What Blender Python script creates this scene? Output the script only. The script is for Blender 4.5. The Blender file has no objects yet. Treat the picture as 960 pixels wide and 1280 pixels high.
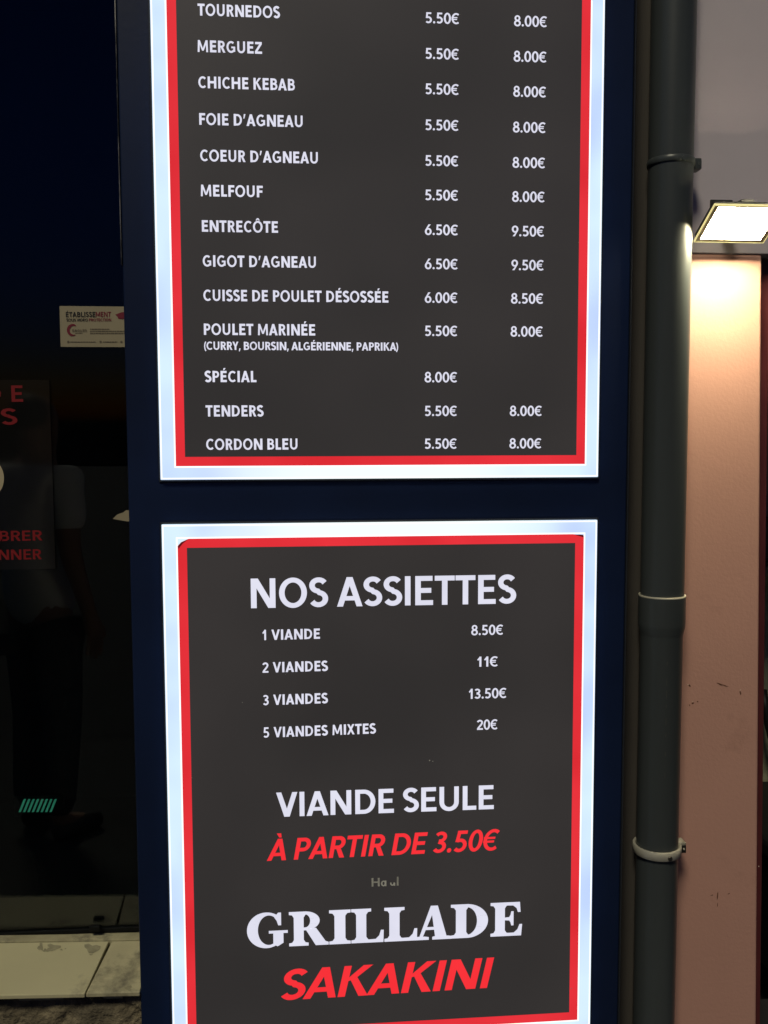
import bpy, bmesh, math, random
from mathutils import Vector, Matrix, noise
R = math.radians
random.seed(4)
S = bpy.context.scene
COL = S.collection

# ------------------------------------------------------------------ camera, sky, sun, exposure
EYE = Vector((-0.0707, -1.68, 1.60))
YAW, PITCH, ROLL, FPX = R(4.7566), R(-4.428), R(-0.1913), 1150.0     # focal length in pixels of a 960 x 1280 picture
_fw = Vector((math.sin(YAW)*math.cos(PITCH), math.cos(YAW)*math.cos(PITCH), math.sin(PITCH)))
_rt0 = Vector((math.cos(YAW), -math.sin(YAW), 0)); _up0 = _rt0.cross(_fw)
_rt = math.cos(ROLL)*_rt0 + math.sin(ROLL)*_up0; _up = _rt.cross(_fw)
cam = bpy.data.objects.new('camera', bpy.data.cameras.new('camera')); COL.objects.link(cam)
cam.data.sensor_fit = 'VERTICAL'; cam.data.sensor_height = 36.0; cam.data.lens = FPX/1280*36.0
cam.data.clip_start = 0.02; cam.data.clip_end = 400
cam.matrix_world = Matrix(((_rt.x,_up.x,-_fw.x,EYE.x),(_rt.y,_up.y,-_fw.y,EYE.y),(_rt.z,_up.z,-_fw.z,EYE.z),(0,0,0,1)))
S.camera = cam

SUN_EL, SUN_AZ = R(52), R(-24)          # stands for the street lighting: high, from behind the viewer's left
W = bpy.data.worlds.new('World'); S.world = W; W.use_nodes = True
nt = W.node_tree; bg = nt.nodes['Background']
sky = nt.nodes.new('ShaderNodeTexSky'); sky.sky_type = 'NISHITA'; sky.sun_disc = False
sky.sun_elevation = R(-1.0); sky.sun_rotation = R(20); sky.dust_density = 0.0; sky.ozone_density = 5.0; sky.air_density = 0.6; nt.links.new(sky.outputs[0], bg.inputs[0]); bg.inputs[1].default_value = 0.15
sl = bpy.data.lights.new('sun', 'SUN'); sl.energy = 1.25; sl.angle = R(12); sl.color = (1.0, 0.93, 0.70)
so = bpy.data.objects.new('sun', sl); COL.objects.link(so)
_sd = Vector((math.sin(SUN_AZ)*math.cos(SUN_EL), -math.cos(SUN_AZ)*math.cos(SUN_EL), math.sin(SUN_EL)))
so.rotation_euler = _sd.to_track_quat('Z', 'Y').to_euler(); so.location = (0, -3, 6)
S.view_settings.view_transform = 'Standard'; S.view_settings.look = 'None'
S.view_settings.exposure = 0; S.view_settings.gamma = 1
S.render.engine = 'CYCLES'
S.cycles.max_bounces = 8; S.cycles.volume_bounces = 0; S.cycles.sample_clamp_indirect = 4.0
S.cycles.use_denoising = True

LAMP_L = 165.0                            # radiance of the flood light's lens

def at(px, py, Y=0.0):
    """pixel of the 960 x 1280 photograph -> point on the vertical plane y = Y"""
    d = _fw*FPX + _rt*(px-480) - _up*(py-640)
    return EYE + d*((Y-EYE.y)/d.y)

# ------------------------------------------------------------------ materials
def mat(name, base, rough=0.5, emit=None, estr=0.0, metal=0.0, spec=0.5, var=0.0, vscale=8.0, bump=0.0, bscale=60.0, dirt=None, dscale=5.0, dlo=.55, dhi=.75, coat=0.0, stretch=None):
    m = bpy.data.materials.new(name); m.use_nodes = True
    n = m.node_tree; b = n.nodes['Principled BSDF']; L = n.links.new
    b.inputs['Roughness'].default_value = rough; b.inputs['Metallic'].default_value = metal
    b.inputs['Specular IOR Level'].default_value = spec; b.inputs['Coat Weight'].default_value = coat
    b.inputs['Base Color'].default_value = (*base, 1)
    tc = n.nodes.new('ShaderNodeTexCoord'); vec = tc.outputs['Object']
    if stretch:
        mp = n.nodes.new('ShaderNodeMapping'); mp.inputs['Scale'].default_value = stretch
        L(vec, mp.inputs['Vector']); vec = mp.outputs[0]
    def nz(scale, detail=5.0, rgh=.55):
        t = n.nodes.new('ShaderNodeTexNoise'); t.inputs['Scale'].default_value = scale
        t.inputs['Detail'].default_value = detail; t.inputs['Roughness'].default_value = rgh
        L(vec, t.inputs['Vector']); return t.outputs['Fac']
    out = None
    if var:
        rp = n.nodes.new('ShaderNodeValToRGB'); L(nz(vscale), rp.inputs[0])
        rp.color_ramp.elements[0].position = .3; rp.color_ramp.elements[1].position = .7
        rp.color_ramp.elements[0].color = (*[c*(1-var) for c in base], 1)
        rp.color_ramp.elements[1].color = (*[min(1, c*(1+var)) for c in base], 1)
        out = rp.outputs[0]
    if dirt:
        mx = n.nodes.new('ShaderNodeMix'); mx.data_type = 'RGBA'
        rp2 = n.nodes.new('ShaderNodeValToRGB'); L(nz(dscale, 8, .65), rp2.inputs[0])
        rp2.color_ramp.elements[0].position = dlo; rp2.color_ramp.elements[1].position = dhi
        L(rp2.outputs[0], mx.inputs[0])
        if out: L(out, mx.inputs[6])
        else: mx.inputs[6].default_value = (*base, 1)
        mx.inputs[7].default_value = (*dirt, 1); out = mx.outputs[2]
    if out: L(out, b.inputs['Base Color'])
    if bump:
        bp = n.nodes.new('ShaderNodeBump'); bp.inputs['Strength'].default_value = bump; bp.inputs['Distance'].default_value = .01
        L(nz(bscale, 6), bp.inputs['Height']); L(bp.outputs[0], b.inputs['Normal'])
    if emit:
        b.inputs['Emission Color'].default_value = (*emit, 1); b.inputs['Emission Strength'].default_value = estr
    return m

def backlit(name, c0, c1, estr, scale, base=(.5,.5,.5), rough=.3, stretch=(1,1,1), rows=None):
    """translucent sign sheet with slightly uneven light-emitting strips behind it"""
    m = bpy.data.materials.new(name); m.use_nodes = True
    n = m.node_tree; b = n.nodes['Principled BSDF']; L = n.links.new
    tc = n.nodes.new('ShaderNodeTexCoord'); mp = n.nodes.new('ShaderNodeMapping'); mp.inputs['Scale'].default_value = stretch
    t = n.nodes.new('ShaderNodeTexNoise'); t.inputs['Scale'].default_value = scale; t.inputs['Detail'].default_value = 2
    L(tc.outputs['Object'], mp.inputs[0]); L(mp.outputs[0], t.inputs['Vector'])
    r = n.nodes.new('ShaderNodeValToRGB'); r.color_ramp.elements[0].position = .36; r.color_ramp.elements[1].position = .64
    r.color_ramp.elements[0].color = (*c0, 1); r.color_ramp.elements[1].color = (*c1, 1)
    L(t.outputs['Fac'], r.inputs[0]); col = r.outputs[0]
    if rows:
        sp = n.nodes.new('ShaderNodeSeparateXYZ'); L(tc.outputs['Object'], sp.inputs[0])
        ab = n.nodes.new('ShaderNodeMath'); ab.operation = 'ABSOLUTE'; L(sp.outputs[0], ab.inputs[0])
        mr = n.nodes.new('ShaderNodeMapRange'); mr.interpolation_type = 'SMOOTHSTEP'
        for k_, v_ in zip((1, 2, 3, 4), (.39, .12, 0, 1)): mr.inputs[k_].default_value = v_
        L(ab.outputs[0], mr.inputs[0])
        mx = n.nodes.new('ShaderNodeMix'); mx.data_type = 'RGBA'; L(mr.outputs[0], mx.inputs[0]); L(col, mx.inputs[6])
        mx.inputs[7].default_value = (*rows, 1); col = mx.outputs[2]
    L(col, b.inputs['Emission Color'])
    b.inputs['Emission Strength'].default_value = estr
    b.inputs['Base Color'].default_value = (*base, 1); b.inputs['Roughness'].default_value = rough
    return m

M = {}
M['white_light'] = backlit('backlit white acrylic', (.50,.64,.97), (.70,.90,1.0), 1.0, 5.0, (.16,.16,.17), rows=(.90,1.0,1.0))
M['halo_line'] = backlit('painted halo line', (.95,.97,1.0), (1,1,1), 1.15, 9.0, (.2,.2,.2))  # emission paints the white halo beside the lit borders
M['red_print'] = backlit('red print film', (.78,.024,.034), (.90,.036,.050), .86, 6.0, (.2,.012,.016))
M['red_letter'] = backlit('red letter film', (.95,.028,.038), (1.0,.035,.045), .92, 6.0, (.2,.012,.016))
M['black_print'] = backlit('black print film', (.024,.0215,.0215), (.033,.029,.0285), 1.0, 2.2, (.02,.02,.02), .42)
M['white_letter'] = backlit('white letter film', (.68,.68,.81), (.74,.74,.87), 1.0, 12.0, (.15,.15,.16))
M['faded_letter'] = backlit('faded letter film', (.10,.095,.075), (.19,.18,.14), .8, 60.0, (.2,.2,.18))
M['navy_metal'] = mat('dark navy painted metal', (.007,.017,.060), .38, var=.25, vscale=3, bump=.02, bscale=90)
M['edge_highlight'] = mat('painted edge highlight', (.45,.43,.38), .35, metal=.8, dirt=(.05,.05,.05), dscale=7, dlo=.42, dhi=.55)  # pale metal colour stands for a highlight on the navy edge
M['case_metal'] = mat('sign case metal', (.03,.033,.04), .4)
M['brown_trim'] = mat('dark brown timber strip', (.075,.066,.060), .7, var=.25, vscale=12, bump=.15, bscale=60, stretch=(1,1,.12), dirt=(.09,.065,.045), dscale=6)
M['pipe_plastic'] = mat('grey drain plastic', (.066,.076,.080), .36, var=.18, vscale=10, stretch=(1,1,.08), bump=.03, bscale=40)
M['pipe_rim'] = mat('scraped plastic rim', (.55,.52,.42), .5)
M['pipe_print'] = mat('faint print on pipe', (.085,.088,.08), .5)
M['clip_plastic'] = mat('off white clip plastic', (.42,.40,.34), .5, var=.1, dirt=(.2,.18,.14), dscale=30)
M['clip_screw'] = mat('steel screw', (.12,.11,.10), .4, metal=.8)
M['pink_paint'] = mat('pink painted render', (.66,.36,.29), .62, var=.045, vscale=3.0, bump=.06, bscale=140, dirt=(.46,.24,.18), dscale=5.5, dlo=.60, dhi=.85)
M['chip'] = mat('chipped plaster', (.16,.07,.04), .9)
M['chip_pale'] = mat('pale plaster', (.75,.6,.5), .9)
M['maroon'] = mat('maroon gloss paint', (.11,.022,.026), .45, var=.15, vscale=9)
M['lamp_case'] = mat('pale lamp casing', (.62,.60,.44), .4)
M['lamp_back'] = mat('dark lamp heat sink', (.05,.05,.05), .5)
M['lamp_lens'] = mat('lit lamp lens', (.8,.8,.8), .3, (1.0,.88,.56), LAMP_L)
M['sill_stone'] = mat('cream stone slab', (.62,.57,.36), .55, var=.06, vscale=4, bump=.05, bscale=40, dirt=(.34,.30,.21), dscale=7.5, dlo=.60, dhi=.72)
M['sill_worn'] = mat('worn cream stone slab', (.55,.50,.32), .6, var=.10, vscale=9, bump=.08, bscale=40, dirt=(.20,.18,.13), dscale=14, dlo=.52, dhi=.70)
M['sill_edge'] = mat('weathered stone fillet', (.42,.385,.245), .8, var=.25, vscale=16, bump=.25, bscale=50, dirt=(.14,.13,.10), dscale=20)
M['stain'] = mat('grey stain', (.36,.33,.215), .7, var=.2, vscale=60)
M['rubble'] = mat('rough rubble stone', (.26,.215,.14), .95, var=.5, vscale=30, bump=1.0, bscale=90, dirt=(.07,.06,.045), dscale=12, dlo=.5, dhi=.68)
M['glare_grey_render'] = mat('pale grey render with glare tone', (.72,.645,.72), .7, var=.05, vscale=3, bump=.05, bscale=30)  # pale grey paints in the glare over the pillar's unlit top
M['rim_glow'] = mat('painted rim glow', (.6,.6,.4), .3, (1.0,.86,.36), .75)  # lens glow falling on the rim, put into emission
M['frame_black'] = mat('black window frame', (.004,.005,.006), .6, spec=.2)
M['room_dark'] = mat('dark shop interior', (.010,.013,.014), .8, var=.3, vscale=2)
M['paper'] = mat('buff sticker paper', (.43,.37,.25), .55, var=.05, vscale=20)
M['ink_black'] = mat('black ink', (.02,.018,.02), .6)
M['ink_red'] = mat('dark red ink', (.22,.015,.04), .6)
M['ink_grey'] = mat('grey ink', (.17,.14,.10), .7)
M['poster_black'] = mat('black poster paper', (.010,.010,.010), .06, spec=.95)
M['poster_red'] = mat('poster red ink', (.30,.014,.018), .5)
M['poster_buff'] = mat('poster buff ink', (.62,.52,.34), .5)
M['green_reflection'] = mat('green reflected bar', (.05,.3,.2), .4, (.05,.34,.20), .40)  # emission imitates a green sign mirrored in the window
M['alley_stone'] = mat('pale alley wall', (.40,.40,.27), .85, var=.22, vscale=7, bump=.3, bscale=25, dirt=(.15,.15,.10), dscale=6)
M['black_plastic'] = mat('black plastic', (.010,.011,.012), .5)
M['junk'] = mat('dusty crate board', (.16,.14,.10), .8, var=.3, vscale=12)
M['asphalt'] = mat('asphalt', (.02,.02,.022), .9, var=.25, vscale=20, bump=.3, bscale=120)
M['paving'] = mat('dark pavement asphalt', (.025,.025,.028), .85, var=.2, vscale=6, bump=.2, bscale=80)
M['shirt'] = mat('pale cotton shirt', (.90,.96,.93), .8, var=.08, vscale=14, bump=.2, bscale=30)
M['skin'] = mat('skin', (.36,.20,.13), .55)
M['hair'] = mat('dark hair', (.02,.015,.012), .6)
M['trousers'] = mat('dark trousers', (.045,.05,.06), .8)
M['shoe'] = mat('dark shoes', (.02,.02,.02), .5)
M['rosewall'] = M['pink_paint']

def glass_mat():
    m = bpy.data.materials.new('shop window glass'); m.use_nodes = True
    b = m.node_tree.nodes['Principled BSDF']
    b.inputs['Base Color'].default_value = (.62,.70,.72, 1); b.inputs['Roughness'].default_value = 0.0
    b.inputs['Transmission Weight'].default_value = 1.0; b.inputs['IOR'].default_value = 1.52
    return m
M['glass'] = glass_mat()

# ------------------------------------------------------------------ mesh helpers
class MB:
    def __init__(s): s.v = []; s.f = []; s.sm = []
    def face(s, pts, smooth=False):
        i = len(s.v); s.v += [Vector(p) for p in pts]; s.f.append(list(range(i, i+len(pts)))); s.sm.append(smooth)
    def box(s, x0, x1, y0, y1, z0, z1, bev=0.0):
        bm = bmesh.new(); bmesh.ops.create_cube(bm, size=1)
        for v in bm.verts:
            v.co = Vector((x0+(v.co.x+.5)*(x1-x0), y0+(v.co.y+.5)*(y1-y0), z0+(v.co.z+.5)*(z1-z0)))
        if bev: bmesh.ops.bevel(bm, geom=bm.edges[:], offset=bev, segments=2, affect='EDGES', profile=.5)
        s.add(bm)
    def add(s, bm, smooth=False):
        i = len(s.v); bm.verts.index_update()
        s.v += [v.co.copy() for v in bm.verts]
        for f in bm.faces: s.f.append([i+v.index for v in f.verts]); s.sm.append(smooth)
        bm.free()
    def tube(s, pts, r, n=12, cap=True):
        pts = [Vector(p) for p in pts]; i0 = len(s.v)
        for k, p in enumerate(pts):
            t = (pts[min(k+1, len(pts)-1)] - pts[max(k-1, 0)]).normalized()
            a = t.orthogonal().normalized() if k == 0 else (a - t*a.dot(t)).normalized()
            b = t.cross(a); rr = r[k] if isinstance(r, (list, tuple)) else r
            for j in range(n):
                w = 2*math.pi*j/n; s.v.append(p + (a*math.cos(w)+b*math.sin(w))*rr)
        for k in range(len(pts)-1):
            for j in range(n):
                s.f.append([i0+k*n+j, i0+k*n+(j+1) % n, i0+(k+1)*n+(j+1) % n, i0+(k+1)*n+j]); s.sm.append(True)
        if cap:
            s.f.append([i0+j for j in range(n)][::-1]); s.sm.append(False)
            e = i0+(len(pts)-1)*n; s.f.append([e+j for j in range(n)]); s.sm.append(False)
    def lathe(s, cx, cy, prof, n=48):
        """prof: list of (radius, z)"""
        i0 = len(s.v)
        for r, z in prof:
            for j in range(n):
                w = 2*math.pi*j/n; s.v.append(Vector((cx+r*math.cos(w), cy+r*math.sin(w), z)))
        for k in range(len(prof)-1):
            for j in range(n):
                s.f.append([i0+k*n+j, i0+k*n+(j+1) % n, i0+(k+1)*n+(j+1) % n, i0+(k+1)*n+j]); s.sm.append(True)
    def prism(s, poly, y0, y1):
        """outline in (x, z), counter-clockwise seen from the street, from y0 (front) to y1 (back)"""
        n = len(poly); f = [(x, y0, z) for x, z in poly]; b = [(x, y1, z) for x, z in poly]
        s.face(f); s.face(b[::-1])
        for k in range(n):
            j = (k+1) % n; s.face([f[k], b[k], b[j], f[j]])
    def build(s, name, m, parent=None, loc=None):
        if parent is not None: org = parent_origin(parent)
        elif loc is not None: org = Vector(loc)
        else:
            xs = [p.x for p in s.v]; ys = [p.y for p in s.v]; zs = [p.z for p in s.v]
            org = Vector(((min(xs)+max(xs))/2, (min(ys)+max(ys))/2, min(zs)))
        me = bpy.data.meshes.new(name); me.from_pydata([tuple(p-org) for p in s.v], [], s.f)
        me.polygons.foreach_set('use_smooth', s.sm); me.update(); me.materials.append(m)
        o = bpy.data.objects.new(name, me); COL.objects.link(o)
        if parent is not None: o.parent = parent
        else: o.location = org
        return o
def parent_origin(o):
    t = Vector((0, 0, 0))
    while o is not None: t += Vector(o.location); o = o.parent
    return t
def tag(o, label=None, cat=None, group=None, kind=None):
    if label: o['label'] = label
    if cat: o['category'] = cat
    if group: o['group'] = group
    if kind: o['kind'] = kind
    return o
def thing(name, loc, label, cat, group=None):
    o = bpy.data.objects.new(name, None); COL.objects.link(o); o.location = loc; o.empty_display_size = .1
    return tag(o, label, cat, group)

# ------------------------------------------------------------------ lettering (outlines drawn here, cap height 1)
SW, SH = .195, .165       # upright and level stroke weights
def rect(x0, y0, x1, y1): return [[(x0,y0),(x1,y0),(x1,y1),(x0,y1)]]
def diag(xb, xt, w, y0=0., y1=1., wt=None):
    wt = w if wt is None else wt
    return [[(xb,y0),(xb+w,y0),(xt+wt,y1),(xt,y1)]]
def arc(cx, cy, rx, ry, a0, a1, n=22):
    return [(cx+rx*math.cos(R(a0+(a1-a0)*k/n)), cy+ry*math.sin(R(a0+(a1-a0)*k/n))) for k in range(n+1)]
def stroke(pts, wv=SW, wh=SH):
    """band along a centre line; wv where it runs upright, wh where it runs level"""
    q = []
    for p in pts:
        if not q or (abs(p[0]-q[-1][0])+abs(p[1]-q[-1][1])) > 1e-4: q.append(p)
    l, r = [], []
    for k, p in enumerate(q):
        a = q[max(k-1, 0)]; b = q[min(k+1, len(q)-1)]
        tx, ty = b[0]-a[0], b[1]-a[1]; d = math.hypot(tx, ty); tx /= d; ty /= d
        w = math.sqrt((wv*ty)**2 + (wh*tx)**2)/2
        l.append((p[0]-ty*w, p[1]+tx*w)); r.append((p[0]+ty*w, p[1]-tx*w))
    return [[r[k], r[k+1], l[k+1], l[k]] for k in range(len(q)-1)]
def ring(cx, cy, rx, ry, wv=SW, wh=SH, n=44):
    out = []
    for k in range(n):
        a, b = 2*math.pi*k/n, 2*math.pi*(k+1)/n
        out.append([(cx+rx*math.cos(a), cy+ry*math.sin(a)), (cx+rx*math.cos(b), cy+ry*math.sin(b)),
                    (cx+(rx-wv)*math.cos(b), cy+(ry-wh)*math.sin(b)), (cx+(rx-wv)*math.cos(a), cy+(ry-wh)*math.sin(a))])
    return out
h2, w2 = SH/2, SW/2
def sans(SW=.20, SH=.168):
    G = {}; w2 = SW/2; h2 = SH/2; dw = SW-.195
    st = rect(0, 0, SW, 1)
    S_ = stroke(arc(.335,.735,.235,.19,28,262) + arc(.325,.285,.245,.205,82,-152), SW-.005, SH)
    G['A'] = (diag(0,.345,.205+dw,0,1,.21) + diag(.70-dw,.345,.205+dw,0,1,.21) + rect(.19,.205,.72,.355), .905, 0, 0)
    G['B'] = (st + stroke([(w2,1-h2),(.36,1-h2)] + arc(.36,.72,.205,.28-h2,90,-90) + [(w2,.44+h2)]) +
              stroke([(w2,.44+h2),(.40,.44+h2)] + arc(.40,.302,.225,.302-h2,90,-90) + [(w2,h2)]), .72, .085, .04)
    G['C'] = (stroke(arc(.48,.5,.48-w2,.515-h2,47,313)), .83, .045, .03)
    G['D'] = (st + stroke([(w2,1-h2),(.36,1-h2)] + arc(.36,.5,.48-w2,.5-h2,90,-90) + [(w2,h2)]), .84, .085, .045)
    G['E'] = (st + rect(SW,1-SH,.62,1) + rect(SW,.42,.575,.42+SH) + rect(SW,0,.64,SH), .64, .085, .045)
    G['F'] = (st + rect(SW,1-SH,.60,1) + rect(SW,.40,.555,.40+SH), .60, .085, .02)
    G['G'] = (stroke(arc(.48,.5,.48-w2,.515-h2,50,318)) + rect(.70,.10,.885,.54) + rect(.50,.395,.71,.54), .885, .045, .08)
    G['H'] = (st + rect(.65,0,.65+SW,1) + rect(SW,.425,.65,.425+SH), .65+SW, .085, .085)
    G['I'] = (st, SW, .085, .085)
    G['K'] = (st + [[(SW-.02,.50),(SW-.02,.60),(.53,1),(.785,1),(.36,.555)]] + [[(.22,.60),(.37,.70),(.83,0),(.575,0)]], .83, .085, 0)
    G['L'] = (st + rect(SW,0,.575,SH), .575, .085, .02)
    G['M'] = (diag(0,.04,.185,0,1,.185) + diag(.855,.815,.185,0,1,.185) + [[(.44,.12),(.60,.12),(.235,1),(.04,1)]] + [[(.44,.12),(.60,.12),(1.0,1),(.805,1)]], 1.04, .07, .07)
    G['N'] = (st + rect(.66,0,.66+SW,1) + [[(.605,0),(.855,0),(.25,1),(0,1)]], .855, .085, .085)
    G['O'] = (ring(.49,.5,.49,.515), .98, .045, .045)
    G['P'] = (st + stroke([(w2,1-h2),(.36,1-h2)] + arc(.36,.685,.33-w2,.315-h2,90,-90) + [(w2,.37+h2)]), .69, .085, .015)
    G['R'] = (st + stroke([(w2,1-h2),(.36,1-h2)] + arc(.36,.70,.32-w2,.30-h2,90,-90) + [(w2,.40+h2)]) + [[(.50,0),(.735,0),(.475,.47),(.26,.47)]], .735, .085, .01)
    G['S'] = (S_, .64, .035, .04)
    G['T'] = (rect(0,1-SH,.72,1) + rect(.36-w2,0,.36+w2,1-SH), .72, .015, .015)
    G['U'] = (stroke([(w2,1),(w2,.36)] + arc(.41,.36,.41-w2,.375-h2,180,360) + [(.82-w2,.36),(.82-w2,1)]), .82, .08, .08)
    G['V'] = ([[(.325,0),(.545,0),(.21,1),(0,1)]] + [[(.325,0),(.545,0),(.87,1),(.66,1)]], .87, 0, 0)
    G['X'] = ([[(0,0),(.225,0),(.80,1),(.575,1)]] + [[(.595,0),(.82,0),(.245,1),(.02,1)]], .82, 0, 0)
    G['Y'] = (rect(.40-w2,0,.40+w2,.42) + [[(.40-w2,.40),(.40+w2-.02,.40),(.225,1),(0,1)]] + [[(.40-w2+.02,.40),(.40+w2,.40),(.80,1),(.575,1)]], .80, 0, 0)
    G['Z'] = (rect(.03,1-SH,.70,1) + rect(0,0,.72,SH) + [[(0,SH),(.245,SH),(.70,1-SH),(.455,1-SH)]], .72, .04, .04)
    G['0'] = (ring(.34,.5,.34,.515,.185,.155), .68, .035, .035)
    G['1'] = (rect(.20,0,.385,1) + [[(0,.70),(.09,.60),(.20,.72),(.385,1),(.24,1)]], .385, .12, .13)
    G['2'] = (stroke(arc(.32,.715,.235,.20,165,-20) + [(.47,.53),(.12,.14)], .18, .165) + rect(.02,0,.64,.16), .64, .04, .04)
    G['3'] = (stroke(arc(.30,.74,.215,.18,150,-90) + [(.24,.56)], .175, .15) + stroke([(.24,.52)] + arc(.31,.285,.235,.205,90,-150), .18, .155), .64, .03, .05)
    G['5'] = (rect(.10,.845,.58,1) + [[(.06,.47),(.235,.52),(.27,.86),(.10,.86)]] + stroke([(.13,.545)] + arc(.30,.315,.25,.24,112,-140), .18, .155), .65, .035, .05)
    G['6'] = (ring(.34,.325,.33,.34,.18,.15) + [[(.02,.42),(.16,.50),(.59,1),(.36,1)]], .68, .03, .04)
    G['8'] = (ring(.34,.745,.285,.27,.165,.14) + ring(.34,.285,.335,.30,.175,.15), .68, .035, .035)
    G['9'] = (ring(.34,.675,.33,.34,.18,.15) + [[(.09,0),(.32,0),(.66,.58),(.52,.50)]], .68, .04, .03)
    G['€'] = (stroke(arc(.45,.5,.36,.435,52,308), .17, .15) + rect(0,.545,.56,.645) + rect(0,.375,.53,.475), .70, .02, .03)
    G['.'] = ([[(.105+.105*math.cos(R(a)), .10+.105*math.sin(R(a))) for a in range(0,360,24)]], .21, .05, .05)
    G[','] = ([[(.02,-.17),(.13,-.17),(.24,.19),(.06,.19)]], .24, .04, .06)
    G["'"] = ([[(0,.62),(.10,.62),(.22,1.0),(.05,1.0)]], .22, .05, .05)
    G['('] = (stroke(arc(.42,.42,.36,.66,122,238), .15, .15), .24, .05, .0)
    G[')'] = (stroke(arc(-.18,.42,.36,.66,58,-58), .15, .15), .24, .0, .05)
    ac = lambda x: [[(x-.06,1.06),(x+.05,1.06),(x+.20,1.25),(x-.005,1.25)]]
    gr = lambda x: [[(x-.05,1.06),(x+.06,1.06),(x+.005,1.25),(x-.20,1.25)]]
    cf = lambda x: [[(x-.22,1.05),(x-.08,1.05),(x+.02,1.17),(x+.075,1.25),(x-.075,1.25)], [(x+.08,1.05),(x+.22,1.05),(x+.075,1.25),(x-.03,1.17)]]
    e = G['E']; G['É'] = (e[0]+ac(.33),)+e[1:]
    a = G['A']; G['À'] = (a[0]+gr(.45),)+a[1:]
    o = G['O']; G['Ô'] = (o[0]+cf(.49),)+o[1:]
    G['h_l'] = (rect(0,0,.16,1.05), .16, .08, .08)
    G['small_a'] = (ring(.27,.33,.27,.34,.16,.14) + rect(.42,0,.57,.66), .57, .05, .08)
    G['torn_a'] = (stroke(arc(.27,.28,.18,.2,150,390), .16, .14) + rect(.42,0,.57,.35), .57, .05, .08)
    return G
GL = sans(); GB = sans(.235, .195)
def serif():
    """heavy slab-serif capitals, each drawn from its stems, hairlines and bracketed feet"""
    G = {}
    t = .085
    def foot(x0, x1, a, b, up=True):        # slab from x0..x1 at the line, bracketed into a stem a..b
        if up: return [[(x0,0),(x1,0),(x1,t),(b+.05,t+.015),(b,t+.09),(a,t+.09),(a-.05,t+.015),(x0,t)]]
        return [[(x0,1),(x0,1-t),(a-.05,1-t-.015),(a,1-t-.09),(b,1-t-.09),(b+.05,1-t-.015),(x1,1-t),(x1,1)]]
    def crescent(cx, cy, rx, ry, ix, iy, irx, iry, a0, a1, n=30):
        o, out = arc(cx,cy,rx,ry,a0,a1,n), arc(ix,iy,irx,iry,a0,a1,n)
        return [[o[k],o[k+1],out[k+1],out[k]] for k in range(n)]
    G['I'] = (rect(.14,.15,.43,.85) + foot(0,.57,.14,.43) + foot(0,.57,.14,.43,False), .57)
    G['L'] = (rect(.14,.15,.43,.85) + foot(0,.55,.14,.43) + foot(0,.57,.14,.43,False) + [[(.43,0),(.92,0),(.93,.36),(.85,.36),(.80,.20),(.70,.10),(.43,.09)]], .93)
    G['E'] = (rect(.14,.15,.43,.85) + foot(0,.55,.14,.43) + foot(0,.55,.14,.43,False) +
              [[(.43,0),(.92,0),(.95,.34),(.87,.34),(.81,.19),(.70,.095),(.43,.09)]] +
              [[(.43,.91),(.68,.90),(.78,.82),(.82,.70),(.90,.70),(.88,1),(.43,1)]] +
              [[(.43,.47),(.56,.46),(.60,.40),(.62,.31),(.69,.31),(.69,.73),(.62,.73),(.60,.63),(.56,.56),(.43,.55)]], .95)
    G['D'] = (rect(.14,.15,.43,.85) + foot(0,.50,.14,.43) + foot(0,.50,.14,.43,False) +
              crescent(.44,.5,.60,.5,.44,.5,.29,.41,-90,90), 1.04)
    G['R'] = (rect(.14,.15,.43,.85) + foot(0,.57,.14,.43) + foot(0,.50,.14,.43,False) +
              crescent(.47,.725,.43,.275,.47,.725,.15,.19,-90,90) + rect(.43,.915,.48,1) + rect(.43,.45,.48,.535) +
              [[(.78,0),(1.16,0),(1.16,.08),(1.07,.11),(.79,.51),(.47,.50)]], 1.16)
    G['A'] = ([[(.58,.09),(.91,.09),(.66,1.0),(.46,1.0)]] + [[(.13,.09),(.23,.09),(.55,.86),(.46,1.0)]] + rect(.24,.29,.68,.375) +
              [[(0,0),(.40,0),(.40,.08),(.28,.10),(.08,.10),(0,.08)]] + [[(.50,0),(1.06,0),(1.06,.08),(.96,.10),(.56,.10),(.50,.08)]], 1.06)
    G['G'] = (crescent(.53,.5,.53,.52,.60,.5,.30,.43,58,302) +
              [[(.74,.90),(.80,.93),(.86,1.0),(.94,1.0),(.94,.63),(.86,.63),(.82,.76),(.76,.85)]] +
              [[(.60,.40),(1.12,.40),(1.12,.48),(.60,.48)]] + [[(.72,.08),(.80,.05),(1.0,.20),(1.0,.42),(.72,.42)]] +
              [[(.74,.07),(.84,.02),(1.0,.12),(1.0,.24),(.74,.14)]], 1.12)
    return G
GS = serif()
def lay(text, tbl=GL, space=.30, track=0.0, pos=None):
    """list of polygons of the whole line, starting at x = 0, and its width"""
    out, x = [], 0.0; first = True; last_r = 0.0; end = 0.0
    for k, ch in enumerate(text):
        if ch == ' ': x += space; continue
        g = tbl[ch]; lsb, rsb = (g[2], g[3]) if len(g) > 2 else (0, 0)
        if pos: gx = pos[k][0]; sc = (pos[k][1]-pos[k][0])/g[1]
        else:
            gx = x + (0 if first else lsb); sc = 1.0
        out.append([[(gx+px*sc, py) for px, py in poly] for poly in g[0]])
        end = gx + g[1]*sc; x = end + rsb + track; first = False
    return out, end
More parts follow.
